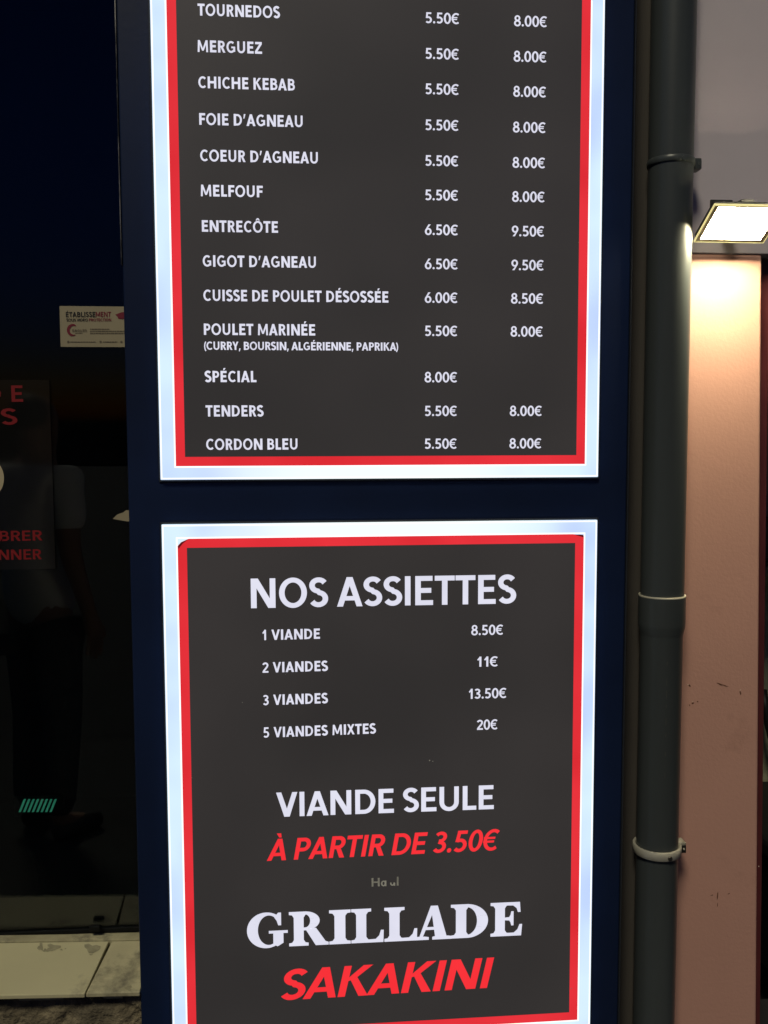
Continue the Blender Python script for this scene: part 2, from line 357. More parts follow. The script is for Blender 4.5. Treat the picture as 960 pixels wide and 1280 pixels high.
def line(mb, text, x0, x1, z, cap, y, tbl=GL, slant=0.0, space=.30, track=0.0, pos=None, glyphs=None):
    """flat printed letters on the plane y, from x0 to x1, base line z (a number or a pair left/right)"""
    gl, wd = lay(text if glyphs is None else glyphs, tbl, space, track, pos)
    zl, zr = z if isinstance(z, tuple) else (z, z)
    wd += slant*0.98; k = (x1-x0)/wd; n = 0
    for gi, g in enumerate(gl):
        n = 0
        for poly in g:
            pts = []
            for px, py in poly:
                u = (px + slant*py)*k
                pts.append((x0+u, y - .00003*n - .00012*(gi % 3), zl+(zr-zl)*u/(x1-x0) + py*cap))
            a = sum(pts[i][0]*pts[(i+1) % len(pts)][2]-pts[(i+1) % len(pts)][0]*pts[i][2] for i in range(len(pts)))
            mb.face(pts if a > 0 else pts[::-1]); n = (n+1) % 7
    return mb

# ------------------------------------------------------------------ ground
g = MB(); g.face([(-60,-60,-.02),(60,-60,-.02),(60,60,-.02),(-60,60,-.02)]); tag(g.build('road', M['asphalt']), kind='structure')
g = MB(); g.box(-8, 8, -2.6, .6, -.30, .10, .01); tag(g.build('pavement', M['paving']), kind='structure')
G0 = .10

# ------------------------------------------------------------------ planes of the front
PL, PR = -.3925, .5285            # pillar sides
WALL = .085                       # face of the pink pillar
GLASS = .185

# dark pillar that carries the two signs
t = thing('sign_pillar', ((PL+PR)/2, .12, G0), 'dark navy metal clad pillar holding the two lit menu boxes', 'pillar')
b = MB(); b.box(PL, PR, .006, .30, G0, 3.3, .003); b.build('cladding', M['navy_metal'], t)
b = MB(); b.box(PL-.0020, PL-.0004, .0035, .012, at(146, 330, 0).z, 3.3); b.build('highlight_trim', M['edge_highlight'], t)  # painted reflection highlight, upper part of the left edge only
b = MB(); b.box(PR+.0003, PR+.0022, .003, .012, G0, 3.3); b.build('highlight_trim', M['case_metal'], t)  # strip added to catch the flood light along the right edge
# ------------------------------------------------------------------ menu signs
BX0, BX1, RX0, RX1 = -.3332, .4697, -.3052, .4437
ZO = 1.63015
def frame(mb, x0, x1, z0, z1, w, y, wz=None, d=.0008):
    wz = wz or w
    for a in (((x0, z0), (x1, z0), (x1-w, z0+wz), (x0+w, z0+wz)), ((x1, z0), (x1, z1), (x1-w, z1-wz), (x1-w, z0+wz)),
              ((x1, z1), (x0, z1), (x0+w, z1-wz), (x1-w, z1-wz)), ((x0, z1), (x0, z0), (x0+w, z0+wz), (x0+w, z1-wz))):
        mb.face([(x, y, z) for x, z in a])
    return mb
def sign(label, z0, z1, rz0, rz1, cut=False):
    t = thing('menu_sign', ((BX0+BX1)/2, .02, z0), label, 'menu sign', 'backlit menu signs on the dark pillar')
    b = MB(); b.box(BX0-.0035, BX1+.0035, .0025, .0055, z0-.0035, z1+.0035); b.build('case_rim', M['case_metal'], t)
    b = MB(); b.box(BX0, BX1, -.004, .0020, z0, z1, .0012); b.build('light_panel', M['white_light'], t)
    b = MB(); frame(b, BX0+.0012, BX1-.0012, z0+.0012, z1-.0012, .0024, -.0043)
    frame(b, RX0-.0028, RX1+.0028, rz0-.0028, rz1+.0028, .0028, -.0043); b.build('halo_edge', M['halo_line'], t)  # thin glowing outlines imitate the overexposed halo, no real acrylic edge
    w = .0168; b = MB()
    if cut:
        c = .022
        o = [(RX0, rz0), (RX1, rz0), (RX1, rz1-.004), (RX1-.008, rz1-.0015), (RX1-c, rz1), (RX0+c*.9, rz1), (RX0+c*.3, rz1-.006), (RX0, rz1-.013)]
        i = [(RX0+w, rz0+w), (RX1-w, rz0+w), (RX1-w, rz1-w), (RX1-w-.0005, rz1-w), (RX1-w-.001, rz1-w), (RX0+w+.001, rz1-w), (RX0+w+.0005, rz1-w), (RX0+w, rz1-w)]
        for k in range(8):
            j = (k+1) % 8; b.face([(p[0], -.0046, p[1]) for p in (o[k], o[j], i[j], i[k])])
    else: frame(b, RX0, RX1, rz0, rz1, w, -.0046)
    b.build('red_border', M['red_print'], t)
    if cut:
        cm = mat('curled red film', (.16,.012,.018), .5, (.2,.01,.015), .35)
        b = MB()
        b.face([(x, -.0049, z) for x, z in ((RX1-.018, rz1-.001), (RX1-.001, rz1-.006), (RX1-.0008, rz1-.0015), (RX1-.008, rz1-.0008))][::-1])
        b.build('curled_corner', cm, t); b = MB()
        b.face([(x, -.0049, z) for x, z in ((RX0+.0008, rz1-.013), (RX0+.006, rz1-.0065), (RX0+.019, rz1-.0008), (RX0+.010, rz1-.008), (RX0+.0015, rz1-.018))][::-1])
        b.build('curled_corner', cm, t)
    b = MB(); b.face([(x, -.0052, z) for x, z in ((RX0+w-.0003, rz0+w-.0003), (RX1-w+.0003, rz0+w-.0003), (RX1-w+.0003, rz1-w+.0003), (RX0+w-.0003, rz1-w+.0003))])
    b.build('black_panel', M['black_print'], t)
    return t
up = sign('upper backlit menu sign with dish names and two columns of prices', -.0989+ZO, 1.25+ZO, -.0744+ZO, 1.22+ZO)
lo = sign('lower backlit menu sign with large headings and red slanted words', -1.186+ZO, -.1791+ZO, -1.1572+ZO, -.2053+ZO, True)
TY = -.0056
def word(parent, name, text, x0, x1, z, cap, m='white_letter', label=None, **kw):
    b = MB(); line(b, text, x0, x1, z, cap, TY, **kw); o = b.build(name, M[m], parent)
    o['label'] = label or ('%s lettering reading %s' % ('red' if m == 'red_letter' else 'white', text.replace("'", '’')))
    return o
K = lambda px, py: at(px, py, TY)
names = ['TOURNEDOS','MERGUEZ','CHICHE KEBAB',"FOIE D'AGNEAU","COEUR D'AGNEAU",'MELFOUF','ENTRECÔTE',"GIGOT D'AGNEAU",'CUISSE DE POULET DÉSOSSÉE','POULET MARINÉE','SPÉCIAL','TENDERS','CORDON BLEU']
ends = [(247,349.5),(247,327.5),(247.7,368.5),(249,378.5),(250,397.5),(251,328.5),(252.3,347.5),(253.2,395),(254,485.5),(254.8,394),(256,320.5),(257,329),(257.5,372)]
p1 = ['5.50€']*6 + ['6.50€']*2 + ['6.00€','5.50€','8.00€','5.50€','5.50€']
p2 = ['8.00€']*6 + ['9.50€']*2 + ['8.50€','8.00€',None,'8.00€','8.00€']
rz = [.7138,.6529,.5922,.5301,.4682,.4082,.3472,.2868,.2270,.1676,.0844,.0233,-.0363]
for i in range(13):
    cap = .0199; z = rz[i]+ZO
    yl = 640 - (rz[i])*0 
    def X(px): # x of that pixel column on this row
        lo_, hi = 0, 1280
        for _ in range(30):
            m_ = (lo_+hi)/2
            if K(px, m_).z > z: lo_ = m_
            else: hi = m_
        return K(px, m_).x
    word(up, 'dish_name', names[i], X(ends[i][0]), X(ends[i][1]), z-cap/2+.0008, cap, tbl=GB, space=.36, track=.035)
    cp = .0186; f = i/12
    a0, a1 = 531.5-1.0*f, 573.5-3.0*f
    word(up, 'price', p1[i], X(a0), X(a1), z-cp/2+.0005, cp, tbl=GB)
    if p2[i]: word(up, 'price', p2[i], X(642.5-5.8*f), X(683.3-7*f), z-cp/2+.0005, cp, tbl=GB)
    if i == 9:
        z = at(376, 433, TY).z
        word(up, 'dish_name', '(CURRY, BOURSIN, ALGÉRIENNE, PAPRIKA)', K(255.3,433).x, K(497.5,433).x, z-.0068, .0145, tbl=GB)
def seg(parent, name, text, l, r, cap_px, m='white_letter', **kw):
    """l, r: photograph pixels of the base line's ends"""
    a, c = K(*l), K(*r); cap = K(l[0], l[1]-cap_px).z - a.z
    return word(parent, name, text, a.x, c.x, (a.z, c.z), cap, m, **kw)
seg(lo, 'heading', 'NOS ASSIETTES', (313.8,760.3), (644.2,754.3), 37.0)
for txt, x0, x1, ym in (('1 VIANDE',328,400,792.3),('2 VIANDES',328,409.5,832.8),('3 VIANDES',328.5,409.5,873.3),('5 VIANDES MIXTES',329,469.5,912.5)):
    s = .025 + (ym-792)*1.1e-4; d = (x1-x0)*s/2
    seg(lo, 'plate_name', txt, (x0, ym+7+d), (x1, ym+7-d), 12.9, tbl=GB, space=.40, track=.035)
for txt, x0, x1, ym in (('8.50€',589,628.5,787),('11€',596.5,621.8,826.5),('13.50€',586,632.5,866.3),('20€',596,621.5,905.3)):
    s = .02 + (ym-787)*1.1e-4; d = (x1-x0)*s/2
    seg(lo, 'price', txt, (x0, ym+6.7+d), (x1, ym+6.7-d), 12.6, tbl=GB)
seg(lo, 'heading', 'VIANDE SEULE', (345.5,1021.3), (617.2,1011.2), 30.5)
seg(lo, 'heading', 'À PARTIR DE 3.50€', (333.5,1076.2), (624.5,1062.6), 27.0, m='red_letter', slant=.19, track=-.02)
b = MB()
for l_, r_, gg in ((464.5,483,['H','small_a']),(487.5,494,['torn_a']),(496,498.2,['h_l'])):
    a = K(l_, 1108.3-(l_-464)*.04); c = K(r_, 1108.3-(r_-464)*.04)
    line(b, None, a.x, c.x, (a.z, c.z), .0165, TY, glyphs=gg)
o = b.build('small_word', M['faded_letter'], lo); o['label'] = 'faded grey lettering of a half worn off word Halal'
gpos = [((48,174)), (178,301), (303,370), (372,474), (476,580), (572,690), (687,806), (814,916)]
gpos = [((p-48)/109, (q-48)/109) for p, q in gpos]
seg(lo, 'heading', 'GRILLADE', (309,1185.5), (652.5,1169.0), 43.0, tbl=GS, pos=gpos)
seg(lo, 'heading', 'SAKAKINI', (348.6,1250.8), (617.3,1234.3), 38.3, m='red_letter', slant=.20, track=-.035)
# pinholes in the print
for px, py, r in ((537,950.5,.9),(541,951.5,.6),(714,1235.5,.7),(303,878,.5),(240,972,.5)):
    p = K(px, py); b = MB(); b.face([(p.x+r*.0015*math.cos(R(w)), TY-.0002, p.z+r*.0015*math.sin(R(w))) for w in range(0,360,60)]); b.build('pinhole', M['faded_letter'], lo)


# ------------------------------------------------------------------ strip, drainpipe and clips
a = at(783, 700, .07); c = at(800, 700, .07)
b = MB(); b.box(PR+.0035, .585, .075, .10, G0, 3.3, .002)
tag(b.build('timber_strip', M['brown_trim']), 'dark brown upright strip between navy pillar and drainpipe', 'trim')
PCY = .035
xl, xr = at(802.3, 700, PCY), at(854.5, 700, PCY)
PCX, PRAD = (xl.x+xr.x)/2, (xr.x-xl.x)/2*.985
zs1, zs0 = at(828, 748.5, PCY-PRAD).z, at(828, 797, PCY-PRAD).z
t = thing('drainpipe', (PCX, PCY, G0), 'dark grey plastic drainpipe with a jointed socket beside pink pillar', 'drainpipe')
b = MB(); b.lathe(PCX, PCY, [(PRAD, zs1-.05), (PRAD, 3.3)]); b.build('upper_pipe', M['pipe_plastic'], t)
b = MB(); b.lathe(PCX, PCY, [(PRAD*.985, G0+.002), (PRAD*.985, zs0-.004), (PRAD*1.0, zs0), (PRAD*1.075, zs0+.014), (PRAD*1.085, zs0+.02), (PRAD*1.085, zs1-.0015)])
lp = b.build('lower_pipe', M['pipe_plastic'], t)
b = MB(); b.lathe(PCX, PCY, [(PRAD*1.085, zs1-.0015), (PRAD*1.085, zs1), (PRAD*1.075, zs1+.0018), (PRAD*1.01, zs1+.0010), (PRAD*1.0, zs1-.002)]); b.build('socket_rim', M['pipe_rim'], t)
b = MB(); rnd = random.Random(3); z = .95
while z < 1.18:                                   # maker's print running up the pipe: unreadable dashes
    if rnd.random() < .75:
        for w0 in (-96,):
            zz = z + rnd.uniform(.006, .016); wd = rnd.uniform(1.0, 2.6)
            q = [(PCX+(PRAD*.985+.0004)*math.cos(R(w0+d)), PCY+(PRAD*.985+.0004)*math.sin(R(w0+d)), h) for d, h in ((0,z),(wd,z),(wd,zz),(0,zz))]
            b = MB(); b.face(q); b.build('printed_mark', M['pipe_print'], t)
    z += rnd.uniform(.012, .026)
def clip(z, label, th=.0058):
    t = thing('pipe_clip', (PCX, PCY, z), label, 'pipe clip', 'clips round the drainpipe')
    ro, ri, hh = PRAD+th, PRAD+.0006, .0085 if th > .004 else .006
    b = MB(); b.lathe(PCX, PCY, [(ri, z-hh), (ro-.001, z-hh), (ro, z-hh+.001), (ro, z+hh-.001), (ro-.001, z+hh), (ri, z+hh), (ri, z-hh)]); b.build('strap', M['clip_plastic'], t)
    for s in (1,):
        x0 = PCX + s*(PRAD-.002); x1 = PCX + s*(PRAD+.0165)
        b = MB(); b.box(min(x0,x1), max(x0,x1), PCY-.006, PCY+.018, z-.0105, z+.0105, .002); lg = b.build('lug', M['clip_plastic'], t)
        if s > 0:
            b = MB(); b.box(x0+.007, x1-.0015, PCY-.0085, PCY-.0062, z-.0095, z+.0050); b.build('lug_recess', M['black_plastic'], lg)
            b = MB(); b.tube([((x0+x1)/2+.003, PCY-.0105, z-.001), ((x0+x1)/2+.003, PCY-.0086, z-.001)], .0020, 10); b.build('screw', M['pipe_rim'], lg)
    b = MB(); w = R(-80); px_, py_ = PCX+ro*math.cos(w), PCY+ro*math.sin(w)
    b.tube([(px_, py_+.001, z-.002), (px_+.0003, py_-.0022, z-.002)], [.0052,.0040], 12); b.build('screw', M['clip_screw'], t)
    return t
zc = at(828, 1071, PCY-PRAD).z
clip(zc, 'off white pipe clip with screw low on the grey drainpipe')
zc2 = at(828, 196, PCY-PRAD).z
c2 = clip(zc2, 'dim dark pipe clip high on the drainpipe above the lamp', .0026)
M['clip_dark'] = M['pipe_plastic']
for ch in c2.children_recursive:
    ch.data.materials[0] = M['clip_dark']

# ------------------------------------------------------------------ pink pillar
QX0, QX1 = at(838, 700, WALL).x, at(950.6, 700, WALL).x
t = thing('pink_pillar', ((QX0+QX1)/2, WALL+.15, G0), 'tall pink painted pillar lit by the flood lamp', 'pillar')
ZP = at(900, 317.5, WALL).z
ea, eb = at(952.4, 318, WALL), at(945.4, 1280, WALL)
def edge_x(z, off=0.0): return ea.x + (eb.x-ea.x)*(z-ea.z)/(eb.z-ea.z) + off     # the right side is not quite plumb
bm = bmesh.new()
vs = [bm.verts.new((x, y, z)) for y in (WALL, .42) for x, z in ((QX0, G0), (edge_x(G0), G0), (edge_x(ZP), ZP), (QX0, ZP))]
for f in ((0,1,2,3), (7,6,5,4), (0,4,5,1), (1,5,6,2), (2,6,7,3), (3,7,4,0)): bm.faces.new([vs[k] for k in f])
bmesh.ops.bevel(bm, geom=bm.edges[:], offset=.004, segments=2, affect='EDGES', profile=.5)
b = MB(); b.add(bm); b.build('shaft', M['pink_paint'], t)
b = MB(); b.box(QX0-.02, QX1+.35, WALL-.002, .42, ZP+.0008, 3.3, .002); b.build('glare_upper_face', M['glare_grey_render'], t)  # separate piece whose pale tone stands for glare on the upper pillar
b = MB(); bp_ = MB(); rnd = random.Random(8)
def blot(mb, px, py, rx, ry, y=WALL-.0008, n=9, tilt=0):
    ph = rnd.uniform(0, 6)
    pts = []
    for k in range(n):
        w = 2*math.pi*k/n; rr = 1+.35*math.sin(2.3*w+ph)+rnd.uniform(-.15,.15)
        u, v = rx*rr*math.cos(w), ry*rr*math.sin(w)
        p = at(px+u*math.cos(tilt)-v*math.sin(tilt), py-(u*math.sin(tilt)+v*math.cos(tilt)), y); pts.append(tuple(p))
    mb.face(pts)
for q in ((899.5,855,3.2,1.0,-.35),(906,857,4.5,.6,-.3),(925.5,866,1.0,2.4,0),(862,857,1.8,1.0,-.6),(866,879,2.0,.8,.3),(872,877,1.2,.7,-.5),(862,881.5,.7,1.0,0),(897,1120,.9,4.6,0),(897,1131,.6,2.0,0),(911,1117,1.2,.6,.4),(890,1119,1.5,.5,.2)):
    blot(b, *q[:4], tilt=q[4])
b.build('chip', M['chip'], t)
for q in ((925.5,862.5,1.0,.7,0),(860,855.6,1.2,.6,0),(866,876.6,1.0,.5,.3),(948.6,1083,.7,.7,0)): blot(bp_, *q[:4], y=WALL-.0012, tilt=q[4])
bp_.build('pale_chip', M['chip_pale'], t)
# maroon trim and the alley beyond
a, c = at(950, 700, .13).x, at(957.2, 700, .13).x
fw_ = at(958.0, 350, .13).x - edge_x(at(958, 350, .13).z)
b = MB(); b.prism([(edge_x(G0, .0015), G0), (edge_x(G0, fw_*.75), G0), (edge_x(ZP, fw_), ZP-.002), (edge_x(ZP, .0015), ZP-.002)], .12, .20)
tag(b.build('door_frame', M['maroon']), 'narrow maroon painted door frame at pink pillar’s right side', 'door frame')
AL = .95
b = MB(); b.box(QX1+.352, 2.4, WALL+.02, .3, 2.35, 3.3); tag(b.build('lintel', M['glare_grey_render']), 'grey rendered lintel beam over the alley on the right', 'beam')
b = MB(); b.box(.70, 2.4, AL, AL+.2, G0, 3.3); tag(b.build('alley_wall', M['alley_stone']), 'pale greenish rough wall at the back of the alley', 'wall')
b = MB(); b.box(2.2, 2.4, .1, AL-.003, G0, 3.3); tag(b.build('alley_side_wall', M['alley_stone']), 'rough side wall closing the alley on the right', 'wall')
bx = at(957, 1058, .75); bz0 = at(957, 1250, .75)
t = thing('wheelie_bin', (bx.x+.24, .72, G0), 'black plastic bin standing in the alley beyond the pink pillar', 'bin')
zt = at(960, 1056, .5).z
b = MB(); b.prism([(bx.x-.04, G0+.05), (bx.x+.46, G0+.05), (bx.x+.52, zt-.05), (bx.x-.10, zt-.05)], .50, .92); b.build('body', M['black_plastic'], t)
b = MB(); b.box(bx.x-.12, bx.x+.54, .48, .93, zt-.048, zt, .012); b.build('lid', M['black_plastic'], t)
for xx in (bx.x+.02, bx.x+.40):
    b = MB(); b.tube([(xx-.02, .90, G0+.06), (xx+.02, .90, G0+.06)], .06, 16); b.build('wheel', M['black_plastic'], t)
p = [at(954, 862, .90), at(957, 886, .88), at(960, 906, .88), at(966, 930, .88), at(978, 968, .88), at(992, 1020, .88)]
b = MB(); b.tube(p, .011, 8); tag(b.build('cable', M['black_plastic']), 'black cable hanging down the pale alley wall', 'cable')
b = MB(); p = at(958, 700, .82); q = at(958, 650, .82)
b.box(p.x-.12, p.x+.30, .78, .93, p.z, q.z, .01)
tag(b.build('wooden_box', M['junk']), 'dusty dark box on the alley shelf', 'box')
b = MB(); b.box(p.x-.14, 2.19, .70, AL-.003, p.z-.03, p.z-.002, .004)
tag(b.build('shelf', M['junk']), 'brown board shelf fixed across the alley wall', 'shelf')

# ------------------------------------------------------------------ flood light
yb, yt = WALL-.040, WALL-.040-.085
A = at(868.2, 301.2, yb); B = at(953.5, 301.2, yb)
up_pt = at(893.5, 256, yt); D_ = Vector((A.x, up_pt.y, up_pt.z)); 
wl = B.x - A.x
U = Vector((1, 0, 0)); V = (D_-A); hl = V.length; V.normalize(); Nn = U.cross(V)      # Nn points out of the lens
if Nn.z > 0: Nn = -Nn
t = thing('flood_light', (A.x+wl/2, WALL, A.z+.03), 'lit square flood light tilted down on the pink pillar', 'lamp')
def slab(mb, u0, u1, v0, v1, n0, n1):
    P = lambda u, v, n: A + U*u + V*v + Nn*n
    c = [P(u, v, n) for n in (n0, n1) for v in (v0, v1) for u in (u0, u1)]
    for f in ((0,1,3,2),(4,6,7,5),(0,4,5,1),(2,3,7,6),(0,2,6,4),(1,5,7,3)): mb.face([c[k] for k in f])
b = MB(); slab(b, .002, wl-.002, .002, hl-.006, -.014, -.003); b.build('housing', M['lamp_back'], t)
b = MB(); rw = .0085
slab(b, 0, wl, 0, rw*.8, -.003, .0015); slab(b, 0, wl, hl-rw*.5, hl, -.003, .0015)
slab(b, 0, rw, rw*.8, hl-rw*.5, -.003, .0015); slab(b, wl-rw, wl, rw*.8, hl-rw*.5, -.003, .0015); b.build('rim', M['lamp_case'], t)
b = MB(); slab(b, rw, wl-rw, rw*.8, hl-rw*.5, -.0025, -.0005); b.build('lens', M['lamp_lens'], t)
b = MB()
for k in range(9): slab(b, .014+k*(wl-.032)/8, .018+k*(wl-.032)/8, .02, hl*.62, -.030, -.0142)
b.build('heat_sink', M['lamp_back'], t)
b = MB(); e = .0013
slab(b, -e, wl+e, -e, 0, -.002, .0022); slab(b, -e, wl+e, hl, hl+e, -.002, .0022); slab(b, -e, 0, 0, hl, -.002, .0022); slab(b, wl, wl+e, 0, hl, -.002, .0022)
b.build('rim_glow', M['rim_glow'], t)  # glowing outline added to imitate the rim lit by the lens
b = MB(); pm = A + U*(wl/2) + V*(hl*.85) - Nn*.020
b.box(pm.x-.012, pm.x+.012, pm.y-.01, WALL-.001, pm.z-.003, pm.z+.003); b.box(pm.x-.022, pm.x+.022, WALL-.006, WALL-.0005, pm.z-.006, pm.z+.03, .001)
b.build('bracket', M['lamp_back'], t)

# ------------------------------------------------------------------ shop window at the left
SZ = at(80, 1167, GLASS).z          # top of the sill at the glass
WX0 = -2.4
t = thing('shop_window', ((WX0+PL)/2, GLASS, SZ), 'dark shop window above the cream stone sill', 'window')
b = MB(); b.box(WX0, PL+.15, GLASS, GLASS+.008, SZ+.003, 3.3); b.build('pane', M['glass'], t)
b = MB(); b.box(WX0, PL-.001, GLASS-.006, GLASS-.0005, SZ+.001, SZ+.010, .001); b.build('bottom_rail', M['frame_black'], t)
b = MB(); p = at(119, 1160, GLASS-.014); b.box(p.x-.011, p.x+.011, GLASS-.022, GLASS-.0125, SZ+.012, SZ+.024, .002); b.build('glazing_block', M['frame_black'], t)
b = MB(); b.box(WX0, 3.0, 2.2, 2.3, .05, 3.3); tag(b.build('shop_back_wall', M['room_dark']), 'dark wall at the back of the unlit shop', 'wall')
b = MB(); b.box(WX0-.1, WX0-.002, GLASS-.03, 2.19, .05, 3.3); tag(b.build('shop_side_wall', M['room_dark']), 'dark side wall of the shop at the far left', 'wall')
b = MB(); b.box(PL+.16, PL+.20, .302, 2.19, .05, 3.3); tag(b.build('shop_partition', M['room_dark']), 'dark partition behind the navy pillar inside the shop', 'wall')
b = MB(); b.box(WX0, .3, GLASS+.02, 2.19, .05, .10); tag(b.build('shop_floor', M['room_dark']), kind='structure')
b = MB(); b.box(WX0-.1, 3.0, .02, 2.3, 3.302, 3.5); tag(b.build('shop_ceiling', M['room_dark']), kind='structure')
# stone sill
SILLX = at(80, 1240, 0).x
t = thing('window_sill', (SILLX, GLASS/2, SZ-.04), 'cream stone window sill with a slanting joint and grey stains', 'window sill')
yf = .0; zf = at(80, 1242.5, yf).z; yfil = at(60, 1175.5, GLASS).y
ylip = None
for k in range(400):                      # depth where the slab top meets the fillet at the glass
    yy = GLASS - k*.0005; zz = SZ-.010 + (zf-(SZ-.010))*((GLASS-yy)/(GLASS-yf))
    if EYE.z + (zz-EYE.z) < at(60, 1176.5, yy).z + 1e-9: ylip = yy; break
ylip = ylip or GLASS-.03
zb = at(80, 1176, GLASS-.0285).z
def slabtop(mb, poly, th=.0085):
    """sill slab from its outline in (x, y); the top falls gently to the front"""
    zf_ = lambda y: zf + (zb-zf)*(y-yf)/(GLASS-yf)
    top = [(x, y, zf_(y)) for x, y in poly]; bot = [(x, y, zf_(y)-th) for x, y in poly]
    bm = bmesh.new(); vt = [bm.verts.new(p) for p in top]; vb = [bm.verts.new(p) for p in bot]
    bm.faces.new(vt); bm.faces.new(vb[::-1])
    for k in range(len(poly)): j = (k+1) % len(poly); bm.faces.new([vt[k], vb[k], vb[j], vt[j]])
    bmesh.ops.bevel(bm, geom=bm.edges[:], offset=.0016, segments=2, affect='EDGES', profile=.5); mb.add(bm)
def floor_at(px, py):
    d = at(px, py, 1.0)-EYE; best = None
    for k in range(400):
        y = -.05 + k*.0007; p = at(px, py, y)
        z = zf + (zb-zf)*(y-yf)/(GLASS-yf)
        if p.z <= z: return p
    return p
j0, j1 = floor_at(106.5, 1240), floor_at(137, 1176)
slp = (j1.x-j0.x)/(j1.y-j0.y)
JX = lambda y: j0.x + slp*(y-j0.y)
LX = -1.17
b = MB(); slabtop(b, [(-1.17, yf), (JX(yf)-.0008, yf), (JX(GLASS-.03)-.003, GLASS-.03), (-1.17, GLASS-.03)]); b.build('slab', M['sill_stone'], t)
b = MB(); slabtop(b, [(-2.4, yf), (-1.173, yf), (-1.173, GLASS-.03), (-2.4, GLASS-.03)]); b.build('slab', M['sill_stone'], t)
b = MB(); slabtop(b, [(JX(yf)+.0014, yf+.001), (PL-.0012, yf+.001), (PL-.0012, GLASS-.03), (JX(GLASS-.03)+.003, GLASS-.03)]); o = b.build('slab', M['sill_worn'], t); o['label'] = 'worn end slab beside the navy pillar'
b = MB(); b.box(WX0, PL-.0012, GLASS-.0285, GLASS-.001, zb-.02, SZ, .0015); b.build('fillet', M['sill_edge'], t)
b = MB(); b.box(WX0, PL-.003, yf+.03, GLASS-.002, zf-.03, zf-.0095); b.build('bedding', M['sill_edge'], t)
b = MB(); rnd = random.Random(5)
def stain(px, py, rx, ry, n=13, jag=.3):
    ph = rnd.uniform(0, 6); pts = []
    for k in range(n):
        w = 2*math.pi*k/n; rr = 1+jag*math.sin(3*w+ph)+rnd.uniform(-jag,jag)*.6
        p = floor_at(px+rx*rr*math.cos(w), py-ry*rr*math.sin(w)); pts.append((p.x, p.y, p.z+.0009))
    b.face(pts)
for q in ((50,1186,3.2,4.5),(56,1190,3,2),(66,1185.5,8,3.4),(61,1189,4,2.2),(76,1188.5,1.6,1.0),(81,1187,1,.8),(114,1186,9.5,5.6),(113,1193.5,2.2,.7),(160,1233.5,4.2,3)): stain(*q)
b.build('stain', M['stain'], t)
t.rotation_euler = (0, R(1.9), 0)          # the stones run slightly out of level
# rubble wall under the sill
b = MB(); nx_, nz_ = 150, 60; x0, x1, z0, z1 = -1.5, PL-.002, G0, zf-.019
for i in range(nx_+1):
    for k in range(nz_+1):
        x = x0+(x1-x0)*i/nx_; z = z0+(z1-z0)*k/nz_; p = Vector((x*9, 0, z*13))
        d = noise.fractal(p, 1.0, 2.0, 5)*.016 + noise.noise(p*3.1)*.004
        cell = noise.voronoi(Vector((x*7.5, 3.1, z*11)))[0]; d -= max(0, .16-(cell[1]-cell[0]))*.06
        b.v.append(Vector((x, .022-d*1.0, z)))
for i in range(nx_):
    for k in range(nz_):
        q = i*(nz_+1)+k; b.f.append([q, q+nz_+1, q+nz_+2, q+1]); b.sm.append(True)
b.box(x0, x1, .06, GLASS+.02, z0, zf-.045)
tag(b.build('rubble_wall', M['rubble']), 'rough brown rubble stone wall under the cream sill', 'wall')

# ------------------------------------------------------------------ papers on the glass
GY = GLASS-.0012
def flat(px0, py0, px1, py1, y, mb, d=.0006):
    q = [at(px0, py1, y), at(px1, py1, y), at(px1, py0, y), at(px0, py0, y)]
    mb.prism([(p.x, p.z) for p in q], y, y+d)
a, c = at(74.8, 434, GY), at(180, 382, GY); a2 = at(76.8, 433.5, GY)
t = thing('security_sticker', ((a2.x+c.x)/2, GY, a2.z), 'buff rectangular camera surveillance sticker on the dark glass', 'sticker')
sx0, sx1, sz0, sz1 = a2.x-.0015, a2.x+.158, a2.z, at(75, 382.5, GY).z
b = MB(); b.prism([(sx0, sz0), (sx1, sz0), (sx1, sz1), (sx0, sz1)], GY, GY+.0008); b.build('paper', M['paper'], t)
def gline(parent, name, text, l, r, cap_px, y, m, **kw):
    p, q = at(*l, y), at(*r, y); cap = at(l[0], l[1]-cap_px, y).z-p.z
    bb = MB(); line(bb, text, p.x, q.x, (p.z, q.z), cap, y, **kw); return bb.build(name, M[m], parent)
IY = GY-.0007
gline(t, 'lettering', 'ÉTABLISSE', (82.3,396.2), (119.5,396.0), 6.2, IY, 'ink_black')
gline(t, 'lettering', 'MENT', (119.8,396.0), (138.8,395.9), 6.2, IY, 'ink_red')
gline(t, 'lettering', 'SOUS VIDÉO', (83,401.7), (109.8,401.6), 3.6, IY, 'ink_black')
gline(t, 'lettering', 'PROTECTION', (111.3,401.6), (139,401.5), 3.6, IY, 'ink_red')
b = MB()
cx, cy = 90.5, 412.5
o1 = [(cx+7.0*math.cos(R(w)), cy-7.6*math.sin(R(w))) for w in range(55, 300, 12)]
i1 = [(cx+1.9+5.4*math.cos(R(w)), cy+.3-5.6*math.sin(R(w))) for w in range(55, 300, 12)]
for k in range(len(o1)-1): b.face([tuple(at(*p, IY)) for p in (o1[k], i1[k], i1[k+1], o1[k+1])][::-1])
b.build('crescent_emblem', M['ink_red'], t)
gline(t, 'lettering', 'EAGLES', (90.5,414.6), (108.5,414.5), 3.0, IY, 'ink_grey')
b = MB()
